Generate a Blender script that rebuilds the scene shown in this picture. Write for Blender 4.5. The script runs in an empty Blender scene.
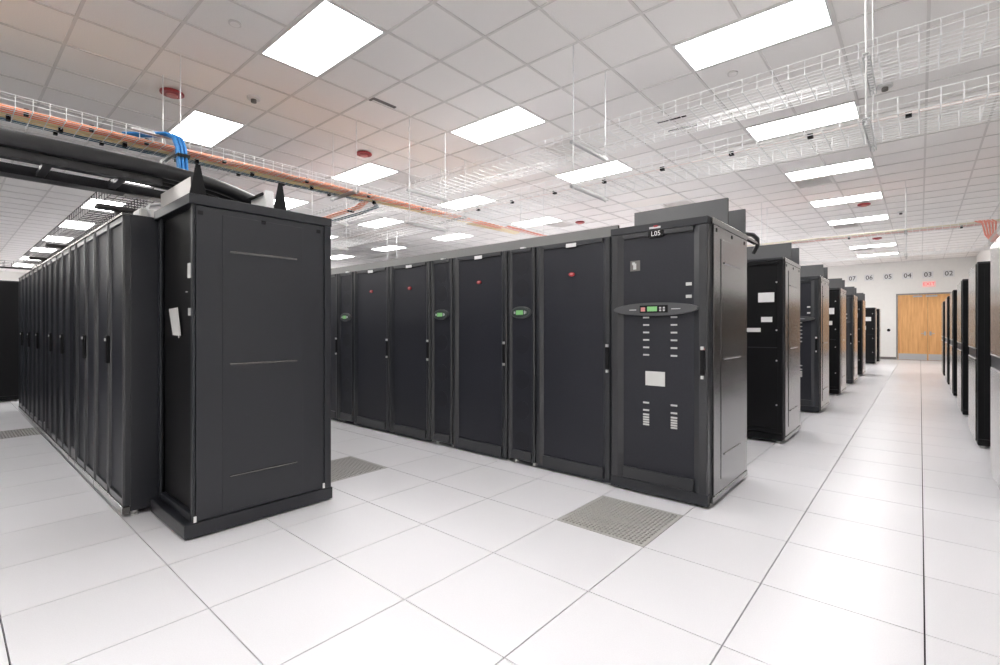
import bpy, math, random
from mathutils import Vector
random.seed(7)
sc = bpy.context.scene
col = sc.collection

# ------------------------------------------------------------------ camera / world / exposure
F_PX, CX, CY, YAW = 484.055, 509.3, 328.1, 0.7039
CAM = Vector((1.2056, -1.3904, 1.2526))
cam_d = bpy.data.cameras.new('camera')
cam_d.sensor_fit = 'HORIZONTAL'; cam_d.sensor_width = 36.0
cam_d.lens = 36.0 * F_PX / 1000.0
cam_d.shift_x = -(CX - 500.0) / 1000.0
cam_d.shift_y = (CY - 332.5) / 1000.0
cam_d.clip_start = 0.05; cam_d.clip_end = 200
cam = bpy.data.objects.new('camera', cam_d); col.objects.link(cam)
cam.location = CAM; cam.rotation_euler = (math.pi / 2, 0, YAW)
sc.camera = cam
w = bpy.data.worlds.new('world'); sc.world = w; w.use_nodes = True
w.node_tree.nodes['Background'].inputs[0].default_value = (0.8, 0.85, 1, 1)
w.node_tree.nodes['Background'].inputs[1].default_value = 0.05
sc.view_settings.view_transform = 'Standard'
sc.view_settings.look = 'None'
sc.view_settings.gamma = 1.0
sc.view_settings.use_curve_mapping = False
sc.view_settings.exposure = 0.0
LIGHT = 17.6            # strength of the ceiling panels

def project(p):
    d = Vector(p) - CAM
    z = d.x * -math.sin(YAW) + d.y * math.cos(YAW)
    if z < 0.25: return None
    a = d.x * math.cos(YAW) + d.y * math.sin(YAW)
    return (CX + F_PX * a / z, CY - F_PX * d.z / z, z)

# ------------------------------------------------------------------ materials
M = {}
def mat(name, color, rough=0.5, spec=0.5, metal=0.0, noise=0.0, nscale=40.0, bump=0.0, emit=None, ior=1.5,
        rand=0.0, coat=0.0, dots=0.0):
    m = bpy.data.materials.new(name); m.use_nodes = True
    nt = m.node_tree; b = nt.nodes['Principled BSDF']
    c = (*color, 1.0)
    b.inputs['Base Color'].default_value = c
    b.inputs['Roughness'].default_value = rough
    b.inputs['Specular IOR Level'].default_value = spec
    b.inputs['Metallic'].default_value = metal
    b.inputs['IOR'].default_value = ior
    if coat:
        b.inputs['Coat Weight'].default_value = coat
        b.inputs['Coat Roughness'].default_value = 0.22
    last = None
    if noise or bump or dots:
        tc = nt.nodes.new('ShaderNodeTexCoord')
        nz = nt.nodes.new('ShaderNodeTexNoise'); nz.inputs['Scale'].default_value = nscale
        nz.inputs['Detail'].default_value = 4
        nt.links.new(tc.outputs['Object'], nz.inputs['Vector'])
    if noise:
        mr = nt.nodes.new('ShaderNodeMapRange')
        mr.inputs['From Min'].default_value = 0.3; mr.inputs['From Max'].default_value = 0.7
        mr.inputs['To Min'].default_value = 1 - noise; mr.inputs['To Max'].default_value = 1 + noise
        nt.links.new(nz.outputs['Fac'], mr.inputs['Value'])
        vm = nt.nodes.new('ShaderNodeVectorMath'); vm.operation = 'SCALE'
        vm.inputs[0].default_value = color
        nt.links.new(mr.outputs['Result'], vm.inputs['Scale'])
        last = vm.outputs['Vector']
    if rand:
        oi = nt.nodes.new('ShaderNodeObjectInfo')
        mr2 = nt.nodes.new('ShaderNodeMapRange')
        mr2.inputs['To Min'].default_value = 1 - rand; mr2.inputs['To Max'].default_value = 1 + rand
        nt.links.new(oi.outputs['Random'], mr2.inputs['Value'])
        vm2 = nt.nodes.new('ShaderNodeVectorMath'); vm2.operation = 'SCALE'
        if last: nt.links.new(last, vm2.inputs[0])
        else: vm2.inputs[0].default_value = color
        nt.links.new(mr2.outputs['Result'], vm2.inputs['Scale'])
        last = vm2.outputs['Vector']
    if dots:
        vo = nt.nodes.new('ShaderNodeTexVoronoi'); vo.inputs['Scale'].default_value = dots
        vo.inputs['Randomness'].default_value = 0.15
        nt.links.new(tc.outputs['Object'], vo.inputs['Vector'])
        mr3 = nt.nodes.new('ShaderNodeMapRange')
        mr3.inputs['From Min'].default_value = 0.25; mr3.inputs['From Max'].default_value = 0.5
        mr3.inputs['To Min'].default_value = 0.35; mr3.inputs['To Max'].default_value = 1.25
        nt.links.new(vo.outputs['Distance'], mr3.inputs['Value'])
        vm3 = nt.nodes.new('ShaderNodeVectorMath'); vm3.operation = 'SCALE'
        vm3.inputs[0].default_value = color
        nt.links.new(mr3.outputs['Result'], vm3.inputs['Scale'])
        last = vm3.outputs['Vector']
    if last: nt.links.new(last, b.inputs['Base Color'])
    if bump:
        bp = nt.nodes.new('ShaderNodeBump'); bp.inputs['Strength'].default_value = bump
        bp.inputs['Distance'].default_value = 0.002
        nt.links.new(nz.outputs['Fac'], bp.inputs['Height'])
        nt.links.new(bp.outputs['Normal'], b.inputs['Normal'])
    if emit:
        b.inputs['Emission Color'].default_value = (*emit[0], 1)
        b.inputs['Emission Strength'].default_value = emit[1]
    M[name] = m
    return m

mat('floor_tile', (0.84, 0.832, 0.865), rough=0.28, spec=0.45, noise=0.025, nscale=180, rand=0.018)
mat('floor_gap', (0.035, 0.03, 0.045), rough=0.8)
mat('perforated', (0.50, 0.49, 0.48), rough=0.42, metal=0.0, noise=0.05)
mat('under_floor', (0.03, 0.03, 0.03), rough=0.9)
mat('ceiling_tile', (0.93, 0.905, 0.89), rough=0.9, spec=0.2, noise=0.03, nscale=120, bump=0.15, rand=0.02)
mat('ceiling_grid', (0.74, 0.715, 0.70), rough=0.6)
mat('vent_grey', (0.84, 0.81, 0.79), rough=0.6)
mat('vent_back', (0.86, 0.83, 0.81), rough=0.7)
mat('frame_grey', (0.30, 0.29, 0.28), rough=0.5)
mat('light_frame', (0.75, 0.75, 0.75), rough=0.5)
mat('diffuser', (0.9, 0.9, 0.9), rough=0.4, emit=((1.0, 0.985, 0.965), LIGHT))
mat('diffuser_off', (0.80, 0.76, 0.72), rough=0.4)
mat('wall', (0.89, 0.875, 0.845), rough=0.75, spec=0.25, noise=0.015, nscale=8)
mat('base_grey', (0.16, 0.15, 0.14), rough=0.6)
mat('paint', (0.018, 0.0195, 0.0245), rough=0.36, noise=0.12, nscale=300)
mat('side', (0.040, 0.038, 0.037), rough=0.22, ior=1.85, noise=0.08, nscale=260, coat=1.0)
mat('rail', (0.024, 0.0255, 0.030), rough=0.3, noise=0.1, nscale=300, coat=0.4)
mat('mesh', (0.015, 0.016, 0.022), rough=0.45, spec=0.4, dots=110)
mat('mesh_fan', (0.013, 0.014, 0.019), rough=0.46, spec=0.4, dots=110)
mat('black', (0.005, 0.005, 0.006), rough=0.5, spec=0.22)
mat('panel', (0.095, 0.098, 0.104), rough=0.3, noise=0.06, nscale=200, coat=0.6)
mat('hose', (0.012, 0.012, 0.014), rough=0.32)
mat('zinc', (0.75, 0.75, 0.75), rough=0.35, metal=0.4)
mat('wire', (0.92, 0.92, 0.92), rough=0.3)
mat('wire_black', (0.02, 0.015, 0.015), rough=0.5)
mat('steel', (0.55, 0.55, 0.55), rough=0.35, metal=0.8)
mat('white', (0.80, 0.80, 0.80), rough=0.5)
mat('paper', (0.62, 0.62, 0.61), rough=0.6)
mat('silver', (0.55, 0.55, 0.56), rough=0.4)
mat('red', (0.34, 0.03, 0.035), rough=0.4)
mat('pink', (0.62, 0.25, 0.24), rough=0.5)
mat('palepink', (0.88, 0.78, 0.75), rough=0.5)
mat('exit_red', (0.8, 0.06, 0.07), rough=0.5, emit=((1, 0.12, 0.12), 0.5))
mat('exit_face', (0.85, 0.55, 0.52), rough=0.5, emit=((1, 0.45, 0.42), 0.35))
mat('lcd', (0.22, 0.48, 0.20), rough=0.3, emit=((0.25, 0.75, 0.2), 0.12))
mat('base_dark', (0.03, 0.045, 0.04), rough=0.4)
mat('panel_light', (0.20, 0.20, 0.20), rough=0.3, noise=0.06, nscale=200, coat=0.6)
mat('console', (0.075, 0.077, 0.083), rough=0.4)
mat('orange', (1.0, 0.34, 0.15), rough=0.45)
mat('yellow', (0.98, 0.78, 0.38), rough=0.45)
mat('cream', (0.85, 0.80, 0.66), rough=0.5)
mat('teal', (0.03, 0.13, 0.19), rough=0.45)
mat('blue', (0.03, 0.24, 0.62), rough=0.4)
mat('redcable', (0.85, 0.34, 0.27), rough=0.45)
mat('wood', (0.66, 0.33, 0.11), rough=0.42)
nt = M['wood'].node_tree
tc = nt.nodes.new('ShaderNodeTexCoord'); mp = nt.nodes.new('ShaderNodeMapping')
mp.inputs['Scale'].default_value = (9, 9, 0.7)
nz = nt.nodes.new('ShaderNodeTexNoise'); nz.inputs['Scale'].default_value = 2.5; nz.inputs['Detail'].default_value = 6
cr = nt.nodes.new('ShaderNodeValToRGB')
cr.color_ramp.elements[0].position = 0.3; cr.color_ramp.elements[0].color = (0.74, 0.36, 0.13, 1)
cr.color_ramp.elements[1].position = 0.7; cr.color_ramp.elements[1].color = (0.92, 0.53, 0.22, 1)
nt.links.new(tc.outputs['Object'], mp.inputs['Vector']); nt.links.new(mp.outputs['Vector'], nz.inputs['Vector'])
nt.links.new(nz.outputs['Fac'], cr.inputs['Fac'])
nt.links.new(cr.outputs['Color'], nt.nodes['Principled BSDF'].inputs['Base Color'])

# ------------------------------------------------------------------ mesh helpers
class MB:
    def __init__(s): s.v = []; s.f = []; s.smooth = False
    def box(s, x0, x1, y0, y1, z0, z1):
        n = len(s.v)
        s.v += [(x0,y0,z0),(x1,y0,z0),(x1,y1,z0),(x0,y1,z0),(x0,y0,z1),(x1,y0,z1),(x1,y1,z1),(x0,y1,z1)]
        s.f += [tuple(n+i for i in q) for q in ((0,3,2,1),(4,5,6,7),(0,1,5,4),(1,2,6,5),(2,3,7,6),(3,0,4,7))]
        return s
    def prism(s, poly, a, b, axis='z'):
        """poly: list of 2D points; extruded along axis from a to b. axis z: (x,y); y: (x,z); x: (y,z)"""
        n = len(s.v); k = len(poly)
        for t in (a, b):
            for (p, q) in poly:
                s.v.append((p,q,t) if axis=='z' else (p,t,q) if axis=='y' else (t,p,q))
        s.f.append(tuple(n+i for i in range(k))[::-1]); s.f.append(tuple(n+k+i for i in range(k)))
        for i in range(k):
            j = (i+1) % k
            s.f.append((n+i, n+j, n+k+j, n+k+i))
        return s
    def ellipse(s, cx, cz, rx, rz, y0, y1, n=28):
        return s.prism([(cx+rx*math.cos(2*math.pi*i/n), cz+rz*math.sin(2*math.pi*i/n)) for i in range(n)], y0, y1, 'y')
    def cyl(s, cx, cy, r, z0, z1, n=10):
        return s.prism([(cx+r*math.cos(2*math.pi*i/n), cy+r*math.sin(2*math.pi*i/n)) for i in range(n)], z0, z1, 'z')
    def tube(s, pts, r, n=8, close=True):
        pts = [Vector(p) for p in pts]; rings = []
        up = Vector((0,0,1))
        for i, p in enumerate(pts):
            t = (pts[min(i+1,len(pts)-1)] - pts[max(i-1,0)]).normalized()
            a = t.cross(up)
            if a.length < 1e-3: a = t.cross(Vector((1,0,0)))
            a.normalize(); b = t.cross(a)
            base = len(s.v)
            for k in range(n):
                an = 2*math.pi*k/n
                s.v.append(tuple(p + a*(r*math.cos(an)) + b*(r*math.sin(an))))
            rings.append(base)
        for i in range(len(rings)-1):
            for k in range(n):
                j = (k+1) % n
                s.f.append((rings[i]+k, rings[i]+j, rings[i+1]+j, rings[i+1]+k))
        if close:
            s.f.append(tuple(rings[0]+k for k in range(n))[::-1]); s.f.append(tuple(rings[-1]+k for k in range(n)))
        return s
    def mesh(s, name, material):
        me = bpy.data.meshes.new(name); me.from_pydata(s.v, [], s.f); me.update()
        import bmesh
        bm = bmesh.new(); bm.from_mesh(me); bmesh.ops.recalc_face_normals(bm, faces=bm.faces); bm.to_mesh(me); bm.free()
        me.materials.append(M[material])
        if s.smooth:
            for p in me.polygons: p.use_smooth = len(p.vertices) == 4
        return me
    def build(s, name, material, parent=None, loc=None, bevel=0.0):
        o = bpy.data.objects.new(name, s.mesh(name, material)); col.objects.link(o)
        if parent: o.parent = parent
        if loc: o.location = loc
        if bevel:
            md = o.modifiers.new('bevel', 'BEVEL'); md.width = bevel; md.segments = 2; md.limit_method = 'ANGLE'
        return o
def B(*a): return MB().box(*a)
def tag(o, label=None, cat=None, group=None, kind=None):
    if label: o['label'] = label
    if cat: o['category'] = cat
    if group: o['group'] = group
    if kind: o['kind'] = kind
    return o
def thing(name, loc, label, cat, group=None, rz=0.0):
    o = bpy.data.objects.new(name, None); col.objects.link(o)
    o.empty_display_size = 0.1
    o.location = loc; o.rotation_euler = (0, 0, rz)
    return tag(o, label, cat, group)
def text_mesh(name, body, size, material, parent, loc, rot, extrude=0.0008):
    cu = bpy.data.curves.new(name, 'FONT'); cu.body = body; cu.size = size; cu.extrude = extrude
    cu.align_x = 'CENTER'; cu.align_y = 'CENTER'; cu.resolution_u = 3
    tmp = bpy.data.objects.new(name + '_curve', cu); col.objects.link(tmp)
    me = bpy.data.meshes.new_from_object(tmp)
    bpy.data.objects.remove(tmp); bpy.data.curves.remove(cu)
    me.materials.clear(); me.materials.append(M[material])
    o = bpy.data.objects.new(name, me); col.objects.link(o)
    o.parent = parent; o.location = loc; o.rotation_euler = rot
    return o

T = 0.6096
XW0, XW1, YW0, YW1 = -31.0, 2.78, -5.2, 23.25     # room
ZC = 3.876
CXO, CYO = -0.569, 1.188                            # ceiling grid origin

# ------------------------------------------------------------------ floor
floor = B(XW0, XW1, YW0, YW1, -0.12, -0.022).build('floor', 'floor_gap'); tag(floor, kind='structure')
floor['label'] = 'white raised floor of square access tiles with dark joints'
PERF = {(-1, 2), (-5, 1), (-12, -2)}
cells = []
for ix in range(int(XW0//T)-1, int(XW1//T)+2):
    for iy in range(int(YW0//T)-1, int(YW1//T)+2):
        x0, y0 = max(ix*T, XW0), max(iy*T, YW0); x1, y1 = min((ix+1)*T, XW1), min((iy+1)*T, YW1)
        if x1 - x0 < 0.02 or y1 - y0 < 0.02: continue
        full = (x1-x0) > T-1e-3 and (y1-y0) > T-1e-3
        c = project(((x0+x1)/2, (y0+y1)/2, 0))
        score = 0.0
        xc, yc = (x0+x1)/2, (y0+y1)/2
        hidden = (yc > 3.0 and xc < -0.05) or (xc < -2.2 and 0.2 > yc > -0.5) or (xc < -0.75 and yc > 2.2) or xc > 1.9
        if c and -60 < c[0] < 1060 and c[1] < 730 and full and not hidden:
            score = 1.0 / c[2]**3
        cells.append((score, ix, iy, x0, x1, y0, y1, full))
cells.sort(key=lambda c: -c[0])
G = 0.0028
tile_me = None; rest = MB(); n = 0
for (score, ix, iy, x0, x1, y0, y1, full) in cells:
    if (ix, iy) in PERF: continue
    if score > 0 and n < 297:
        if tile_me is None:
            tile_me = B(G-T/2, T/2-G, G-T/2, T/2-G, -0.022, 0).mesh('floor_tile', 'floor_tile')
        o = bpy.data.objects.new('floor_tile', tile_me); col.objects.link(o); o.parent = floor
        o.location = ((x0+x1)/2, (y0+y1)/2, 0); n += 1
    else:
        rest.box(x0+G, x1-G, y0+G, y1-G, -0.022, 0)
o = rest.build('floor_tile_field', 'floor_tile', floor); o['kind'] = 'stuff'
# perforated airflow tiles: real holes in a lattice
pm = MB(); N = 22; m_ = 0.022; pitch = (T-2*m_)/N
def plate(pm, x0, x1, y0, y1): pm.box(x0, x1, y0, y1, -0.02, 0)
h = T/2
plate(pm, -h+G, h-G, -h+G, -h+m_); plate(pm, -h+G, h-G, h-m_, h-G); plate(pm, -h+G, -h+m_, -h+m_, h-m_); plate(pm, h-m_, h-G, -h+m_, h-m_)
def hexring(pm, cx, cy, p, r):
    b = len(pm.v); k = 8
    sq = [(-.5,-.5),(0,-.5),(.5,-.5),(.5,0),(.5,.5),(0,.5),(-.5,.5),(-.5,0)]
    for (a, c) in sq: pm.v.append((cx+a*p, cy+c*p, 0))
    for i in range(k):
        an = math.radians(-135 + 45*i)
        pm.v.append((cx+r*math.cos(an), cy+r*math.sin(an), 0))
    for i in range(k):
        an = math.radians(-135 + 45*i)
        pm.v.append((cx+r*math.cos(an), cy+r*math.sin(an), -0.008))
    for i in range(k):
        j = (i+1) % k
        pm.f.append((b+i, b+j, b+k+j, b+k+i)); pm.f.append((b+k+i, b+k+j, b+2*k+j, b+2*k+i))
for i in range(N):
    for j in range(N):
        hexring(pm, -h+m_+(i+.5)*pitch, -h+m_+(j+.5)*pitch, pitch, pitch*(0.46 if (i+j) % 2 else 0.36))
pme = pm.mesh('perforated_tile', 'perforated')
for (ix, iy) in sorted(PERF):
    o = bpy.data.objects.new('perforated_tile', pme); col.objects.link(o); o.parent = floor
    o.location = ((ix+.5)*T, (iy+.5)*T, 0); o['label'] = 'grey perforated airflow floor tile'

# ------------------------------------------------------------------ ceiling
ceiling = B(XW0, XW1, YW0, YW1, ZC+0.03, ZC+0.12).build('ceiling', 'ceiling_grid'); tag(ceiling, kind='structure')
ceiling['label'] = 'white suspended ceiling of square tiles in a pale grid'
lights = {}
for j in range(0, 10):
    for k in range(-2, 9):
        lights[(j, k)] = (-0.569 - 3.048*j, 0.579 + 2.4384*k)
OFF = {(1, 3), (0, 6)}
skip = set()
for (j, k) in lights:
    ix = -5*j; iy = -1 + 4*k
    skip |= {(ix, iy), (ix+1, iy)}
VENTS = [(-9, 4), (0, 12), (0, 20), (0, 28), (-4, 5), (-9, 12), (-14, 8), (-4, 12)]
skip |= set(VENTS)
cells = []
for ix in range(-52, 8):
    for iy in range(-12, 40):
        if (ix, iy) in skip: continue
        x0, y0 = max(CXO+ix*T, XW0), max(CYO+iy*T, YW0); x1, y1 = min(CXO+(ix+1)*T, XW1), min(CYO+(iy+1)*T, YW1)
        if x1-x0 < 0.02 or y1-y0 < 0.02: continue
        full = (x1-x0) > T-1e-3 and (y1-y0) > T-1e-3
        c = project(((x0+x1)/2, (y0+y1)/2, ZC)); score = 0
        if c and full and -50 < c[0] < 1050 and c[1] > -60: score = 1/c[2]**3
        cells.append((score, x0, x1, y0, y1))
cells.sort(key=lambda c: -c[0])
cme = B(-h+.002, h-.002, -h+.002, h-.002, 0.008, 0.024).mesh('ceiling_tile', 'ceiling_tile')
rest = MB(); n = 0
for (score, x0, x1, y0, y1) in cells:
    if score > 0 and n < 298:
        o = bpy.data.objects.new('ceiling_tile', cme); col.objects.link(o); o.parent = ceiling
        o.location = ((x0+x1)/2, (y0+y1)/2, ZC); n += 1
    else:
        rest.box(x0+.002, x1-.002, y0+.002, y1-.002, ZC+.008, ZC+.024)
o = rest.build('ceiling_tile_field', 'ceiling_tile', ceiling); o['kind'] = 'stuff'
gb = MB(); bw = 0.012
mids = {(-5*j+1, -1+4*k) for (j, k) in lights}          # bar position x index, cell y index under a two-cell light
for ix in range(-50, 6):
    x = CXO+ix*T
    if not XW0 < x < XW1: continue
    y = YW0
    for iy in sorted(q[1] for q in mids if q[0] == ix):
        ya, yb = CYO+iy*T, CYO+(iy+1)*T
        if yb < YW0 or ya > YW1: continue
        if ya > y: gb.box(x-bw, x+bw, y, ya, ZC, ZC+0.012)
        y = yb
    if y < YW1: gb.box(x-bw, x+bw, y, YW1, ZC, ZC+0.012)
for iy in range(-11, 38):
    y = CYO+iy*T
    if YW0 < y < YW1: gb.box(XW0, XW1, y-bw, y+bw, ZC+.0004, ZC+0.012)
gb.build('ceiling_grid_bars', 'ceiling_grid', ceiling)

ORD = ['nearest', 'second', 'third', 'fourth', 'fifth', 'sixth', 'seventh', 'eighth', 'ninth', 'tenth', 'eleventh', 'twelfth']
fr = MB(); a0, a1, b0, b1 = 0.012, 2*T-0.012, 0.012, T-0.012; e = 0.02
fr.box(a0, a1, b0, b0+e, 0.0, 0.024).box(a0, a1, b1-e, b1, 0, 0.024).box(a0, a0+e, b0+e, b1-e, 0, 0.024).box(a1-e, a1, b0+e, b1-e, 0, 0.024)
frm = fr.mesh('frame', 'light_frame')
dif_on = B(a0+e, a1-e, b0+e, b1-e, 0.003, 0.02).mesh('diffuser', 'diffuser')
dif_off = B(a0+e, a1-e, b0+e, b1-e, 0.003, 0.02).mesh('diffuser', 'diffuser_off')
LINES = ['rightmost line of lights'] + [o + ' line of lights from the right' for o in ORD[1:9]] + ['leftmost line of lights']
for (j, k), (x, y) in sorted(lights.items()):
    if x < XW0 + .1 : continue
    off = (j, k) in OFF
    kf = 1 if j == 0 else 0
    if k >= kf: lab = '%s ceiling panel, %s in the %s' % ('unlit' if off else 'glowing white', ORD[k-kf], LINES[j])
    else: lab = 'ceiling panel behind the camera, %s before the %s' % (ORD[kf-k], LINES[j])
    t = thing('ceiling_light', (x, y, ZC), lab, 'light', 'ceiling panel lights')
    for nm, me in (('frame', frm), ('diffuser', dif_off if off else dif_on)):
        o = bpy.data.objects.new(nm, me); col.objects.link(o); o.parent = t
# return-air vents in the ceiling
vf = MB(); vf.box(.014, T-.014, .014, .05, 0, .02).box(.014, T-.014, T-.05, T-.014, 0, .02).box(.014, .05, .05, T-.05, 0, .02).box(T-.05, T-.014, .05, T-.05, 0, .02)
vfm = vf.mesh('frame', 'vent_grey')
vbm = B(.05, T-.05, .05, T-.05, .014, .02).mesh('backing', 'vent_back')
vsm = MB().prism([(0, .002), (.022, .011), (.022, .013), (0, .004)], .05, T-.05, 'x').mesh('slat', 'vent_grey')
VL = ['grey ceiling air vent behind the light above the coloured cable tray', 'grey ceiling air vent beside the third light of the right-hand line',
      'grey ceiling air vent beside the fifth light of the right-hand line', 'small grey ceiling air vent nearest the door wall',
      'grey ceiling air vent seen through the wire tray over the second rack row', 'grey ceiling air vent above the red ceiling detector in mid room',
      'grey ceiling air vent far left beyond the coloured cables', 'grey ceiling air vent beside the unlit ceiling light']
for (ix, iy), lab in zip(VENTS, VL):
    t = thing('ceiling_vent', (CXO+ix*T, CYO+iy*T, ZC), lab, 'vent', 'ceiling air vents')
    for nm, me in (('frame', vfm), ('backing', vbm)):
        o = bpy.data.objects.new(nm, me); col.objects.link(o); o.parent = t
    for q in range(9):
        o = bpy.data.objects.new('slat', vsm); col.objects.link(o); o.parent = t; o.location = (0, .066+q*.056, .004)

# ------------------------------------------------------------------ walls, door
def struct(name, mb, m, label): 
    o = mb.build(name, m); tag(o, label, kind='structure'); return o
DX0, DX1, DZ = 0.52, 2.33, 2.56
wb = MB(); wb.box(XW0, DX0, YW1, YW1+.2, 0, ZC+.03).box(DX1, XW1+.2, YW1, YW1+.2, 0, ZC+.03).box(DX0, DX1, YW1, YW1+.2, DZ, ZC+.03)
struct('wall_back', wb, 'wall', 'cream far wall with door and numbered signs')
struct('wall_right', B(XW1, XW1+.2, YW0, YW1, 0, ZC+.03), 'wall', 'cream right-hand wall behind the racks')
struct('wall_left', B(XW0-.2, XW0, YW0, YW1+.2, 0, ZC+.03), 'wall', 'distant left wall')
struct('wall_front', B(XW0-.2, XW1+.2, YW0-.2, YW0, 0, ZC+.03), 'wall', 'wall behind the camera')
struct('baseboard_back', B(XW0, DX0-.05, YW1-.015, YW1, 0, .10), 'base_grey', 'dark baseboard along the far wall')
struct('baseboard_right', B(XW1-.015, XW1, YW0, YW1-.015, 0, .10), 'base_grey', 'dark baseboard along the right wall')
colm = B(-13.05, -12.45, 10.45, 11.05, 0, ZC).build('column', 'wall'); tag(colm, 'square white building column behind the racks', kind='structure')
door = MB(); door.box(DX0-.05, DX0+.0, YW1-.02, YW1+.2, 0, DZ+.05).box(DX1, DX1+.05, YW1-.02, YW1+.2, 0, DZ+.05).box(DX0, DX1, YW1-.02, YW1+.2, DZ, DZ+.05)
dfr = bpy.data.objects.new('door_1', None); col.objects.link(dfr); tag(dfr, 'double wooden door with steel kick plates in the far wall', kind='structure')
dfr.location = ((DX0+DX1)/2, YW1, 0)
def dpart(mb, name, m, parent, bevel=0):
    mb.v = [(a-(DX0+DX1)/2, b-YW1, c) for (a, b, c) in mb.v]
    return mb.build(name, m, parent, bevel=bevel)
dpart(door, 'door_frame', 'frame_grey', dfr)
mid = (DX0+DX1)/2
for (a, b, hx) in ((DX0+.004, mid-.003, mid-.08), (mid+.003, DX1-.004, mid+.08)):
    lf = dpart(B(a, b, YW1+.02, YW1+.065, 0.008, DZ-.004), 'door_leaf', 'wood', dfr)
    dpart(B(a+.02, b-.02, YW1+.014, YW1+.02, .015, .25), 'kick_plate', 'silver', lf)
    cl = dpart(B(hx-.36 if hx < mid else hx-.14, hx-.08 if hx < mid else hx+.2, YW1-.03, YW1+.02, DZ-.10, DZ-.04), 'door_closer', 'silver', lf)
    dpart(MB().box(min(hx, hx-.12 if hx < mid else hx+.12), max(hx, hx-.12 if hx < mid else hx+.12), YW1-.03, YW1-.015, 1.03, 1.05).box(hx-.03, hx+.03, YW1-.005, YW1+.02, .97, 1.12).box(hx-.01, hx+.01, YW1-.02, YW1+.01, 1.03, 1.05), 'handle', 'steel', lf)
RX = (math.pi/2, 0, 0)
for i, (num, x) in enumerate((('07', -0.956), ('06', -0.388), ('05', 0.223), ('04', 0.825), ('03', 1.432), ('02', 2.029))):
    t = thing('number_sign', (x, YW1, 3.31), '%s reading %s high on the far wall' % (('leftmost white wall sign', 'second white wall sign from the left', 'white wall sign left of the door top corner', 'white wall sign above the left door leaf', 'white wall sign directly above the exit sign', 'rightmost white wall sign')[i], num), 'sign', 'numbered wall signs')
    B(-.16, .16, -.006, 0, -.13, .13).build('plate', 'white', t)
    text_mesh('numerals', num, .24, 'black', t, (0, -.007, 0), RX)
t = thing('exit_sign', (1.461, YW1, 2.945), 'red and white exit sign on the wall above the wooden door', 'sign')
B(-.19, .19, -.05, 0, -.11, .11).build('housing', 'exit_face', t, bevel=.006)
text_mesh('lettering', 'EXIT', .17, 'exit_red', t, (0, -.052, 0), RX)
t = thing('wall_button', (0.24, YW1, 1.17), 'small round black device on the wall left of the door', 'button')
MB().ellipse(0, 0, .055, .055, -.03, 0).build('cap', 'black', t)
B(-.05, .05, -.006, -.0, -.09, .09).build('plate', 'white', t)

# ------------------------------------------------------------------ racks
def rail(mb, x0, x1, z0, z1, inner, yf=-0.045, yb=0.0):
    """vertical door rail with a chamfer towards the panel (inner = +1: panel lies on the +x side)"""
    c = 0.42*(x1-x0)
    if inner > 0: poly = [(x0, yb), (x0, yf+.012), (x0+.010, yf), (x1-c, yf), (x1, yf+.022), (x1, yb)]
    else: poly = [(x0, yb), (x0, yf+.022), (x0+c, yf), (x1-.010, yf), (x1, yf+.012), (x1, yb)]
    mb.prism(poly, z0, z1, 'z')
def feet(root, w, d):
    fm = MB().cyl(0, 0, .018, .008, .04).cyl(0, 0, .026, 0, .012).mesh('levelling_foot', 'zinc')
    for (x, y) in ((-w/2+.05, .03), (w/2-.05, .03), (-w/2+.05, d-.05), (w/2-.05, d-.05)):
        o = bpy.data.objects.new('levelling_foot', fm); col.objects.link(o); o.parent = root; o.location = (x, y, 0)
def side_panel(root, sx, w, d, hgt, lines=(1.73, 1.03, .33), both=False):
    """outer cover on the +x (sx=1) or -x side, with raised centre field and three pressed ribs"""
    X = sx*w/2
    def bx(a, b, *r):  # a,b = distance outside the body face
        x0, x1 = sorted((X+sx*a, X+sx*b)); return (x0, x1) + r
    p = MB().box(*bx(0, .012, .045, d-.01, .075, hgt-.05)).build('side_panel', 'side', root, bevel=.003)
    fld = MB()
    c = (.045+d-.01)/2
    fld.box(*bx(.012, .016, c-.27, c+.27, .16, hgt-.13)).build('raised_field', 'side', p, bevel=.003)
    for z in lines:
        y0, y1 = c-.21, c+.21
        poly = [(X+sx*.0155, z-.010), (X+sx*.0225, z-.002), (X+sx*.0225, z+.003), (X+sx*.0155, z+.005)]
        mb = MB(); n0 = len(mb.v)
        mb.prism([(a, b) for a, b in poly], y0, y1, 'y'); mb.build('pressed_rib', 'side', p)
    hw = MB()
    for yy in (.10, c, d-.09):
        x0, x1 = sorted((X+sx*.012, X+sx*.0145)); hw.box(x0, x1, yy-.012, yy+.012, hgt-.095, hgt-.07)
    hw.build('latch', 'black', p)
    return p
def plinth_and_body(root, w, d, hgt, ybody=0.0):
    b = MB().box(-w/2, w/2, ybody, d, .035, hgt)
    return b.build('body', 'paint', root, bevel=.004)
def emblem(root, x, z, y, r=.028):
    e = MB().ellipse(x, z, r, r*.62, y-.012, y, 16).build('emblem', 'red', root)
    MB().ellipse(x, z+.004, r*.6, r*.25, y-.014, y-.011, 12).build('emblem_mark', 'pink', e)
def name_plate(root, x, z, y, wd=.10, ht=.032):
    B(x-wd/2, x+wd/2, y-.004, y, z-ht/2, z+ht/2).build('name_plate', 'white', root)
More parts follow.
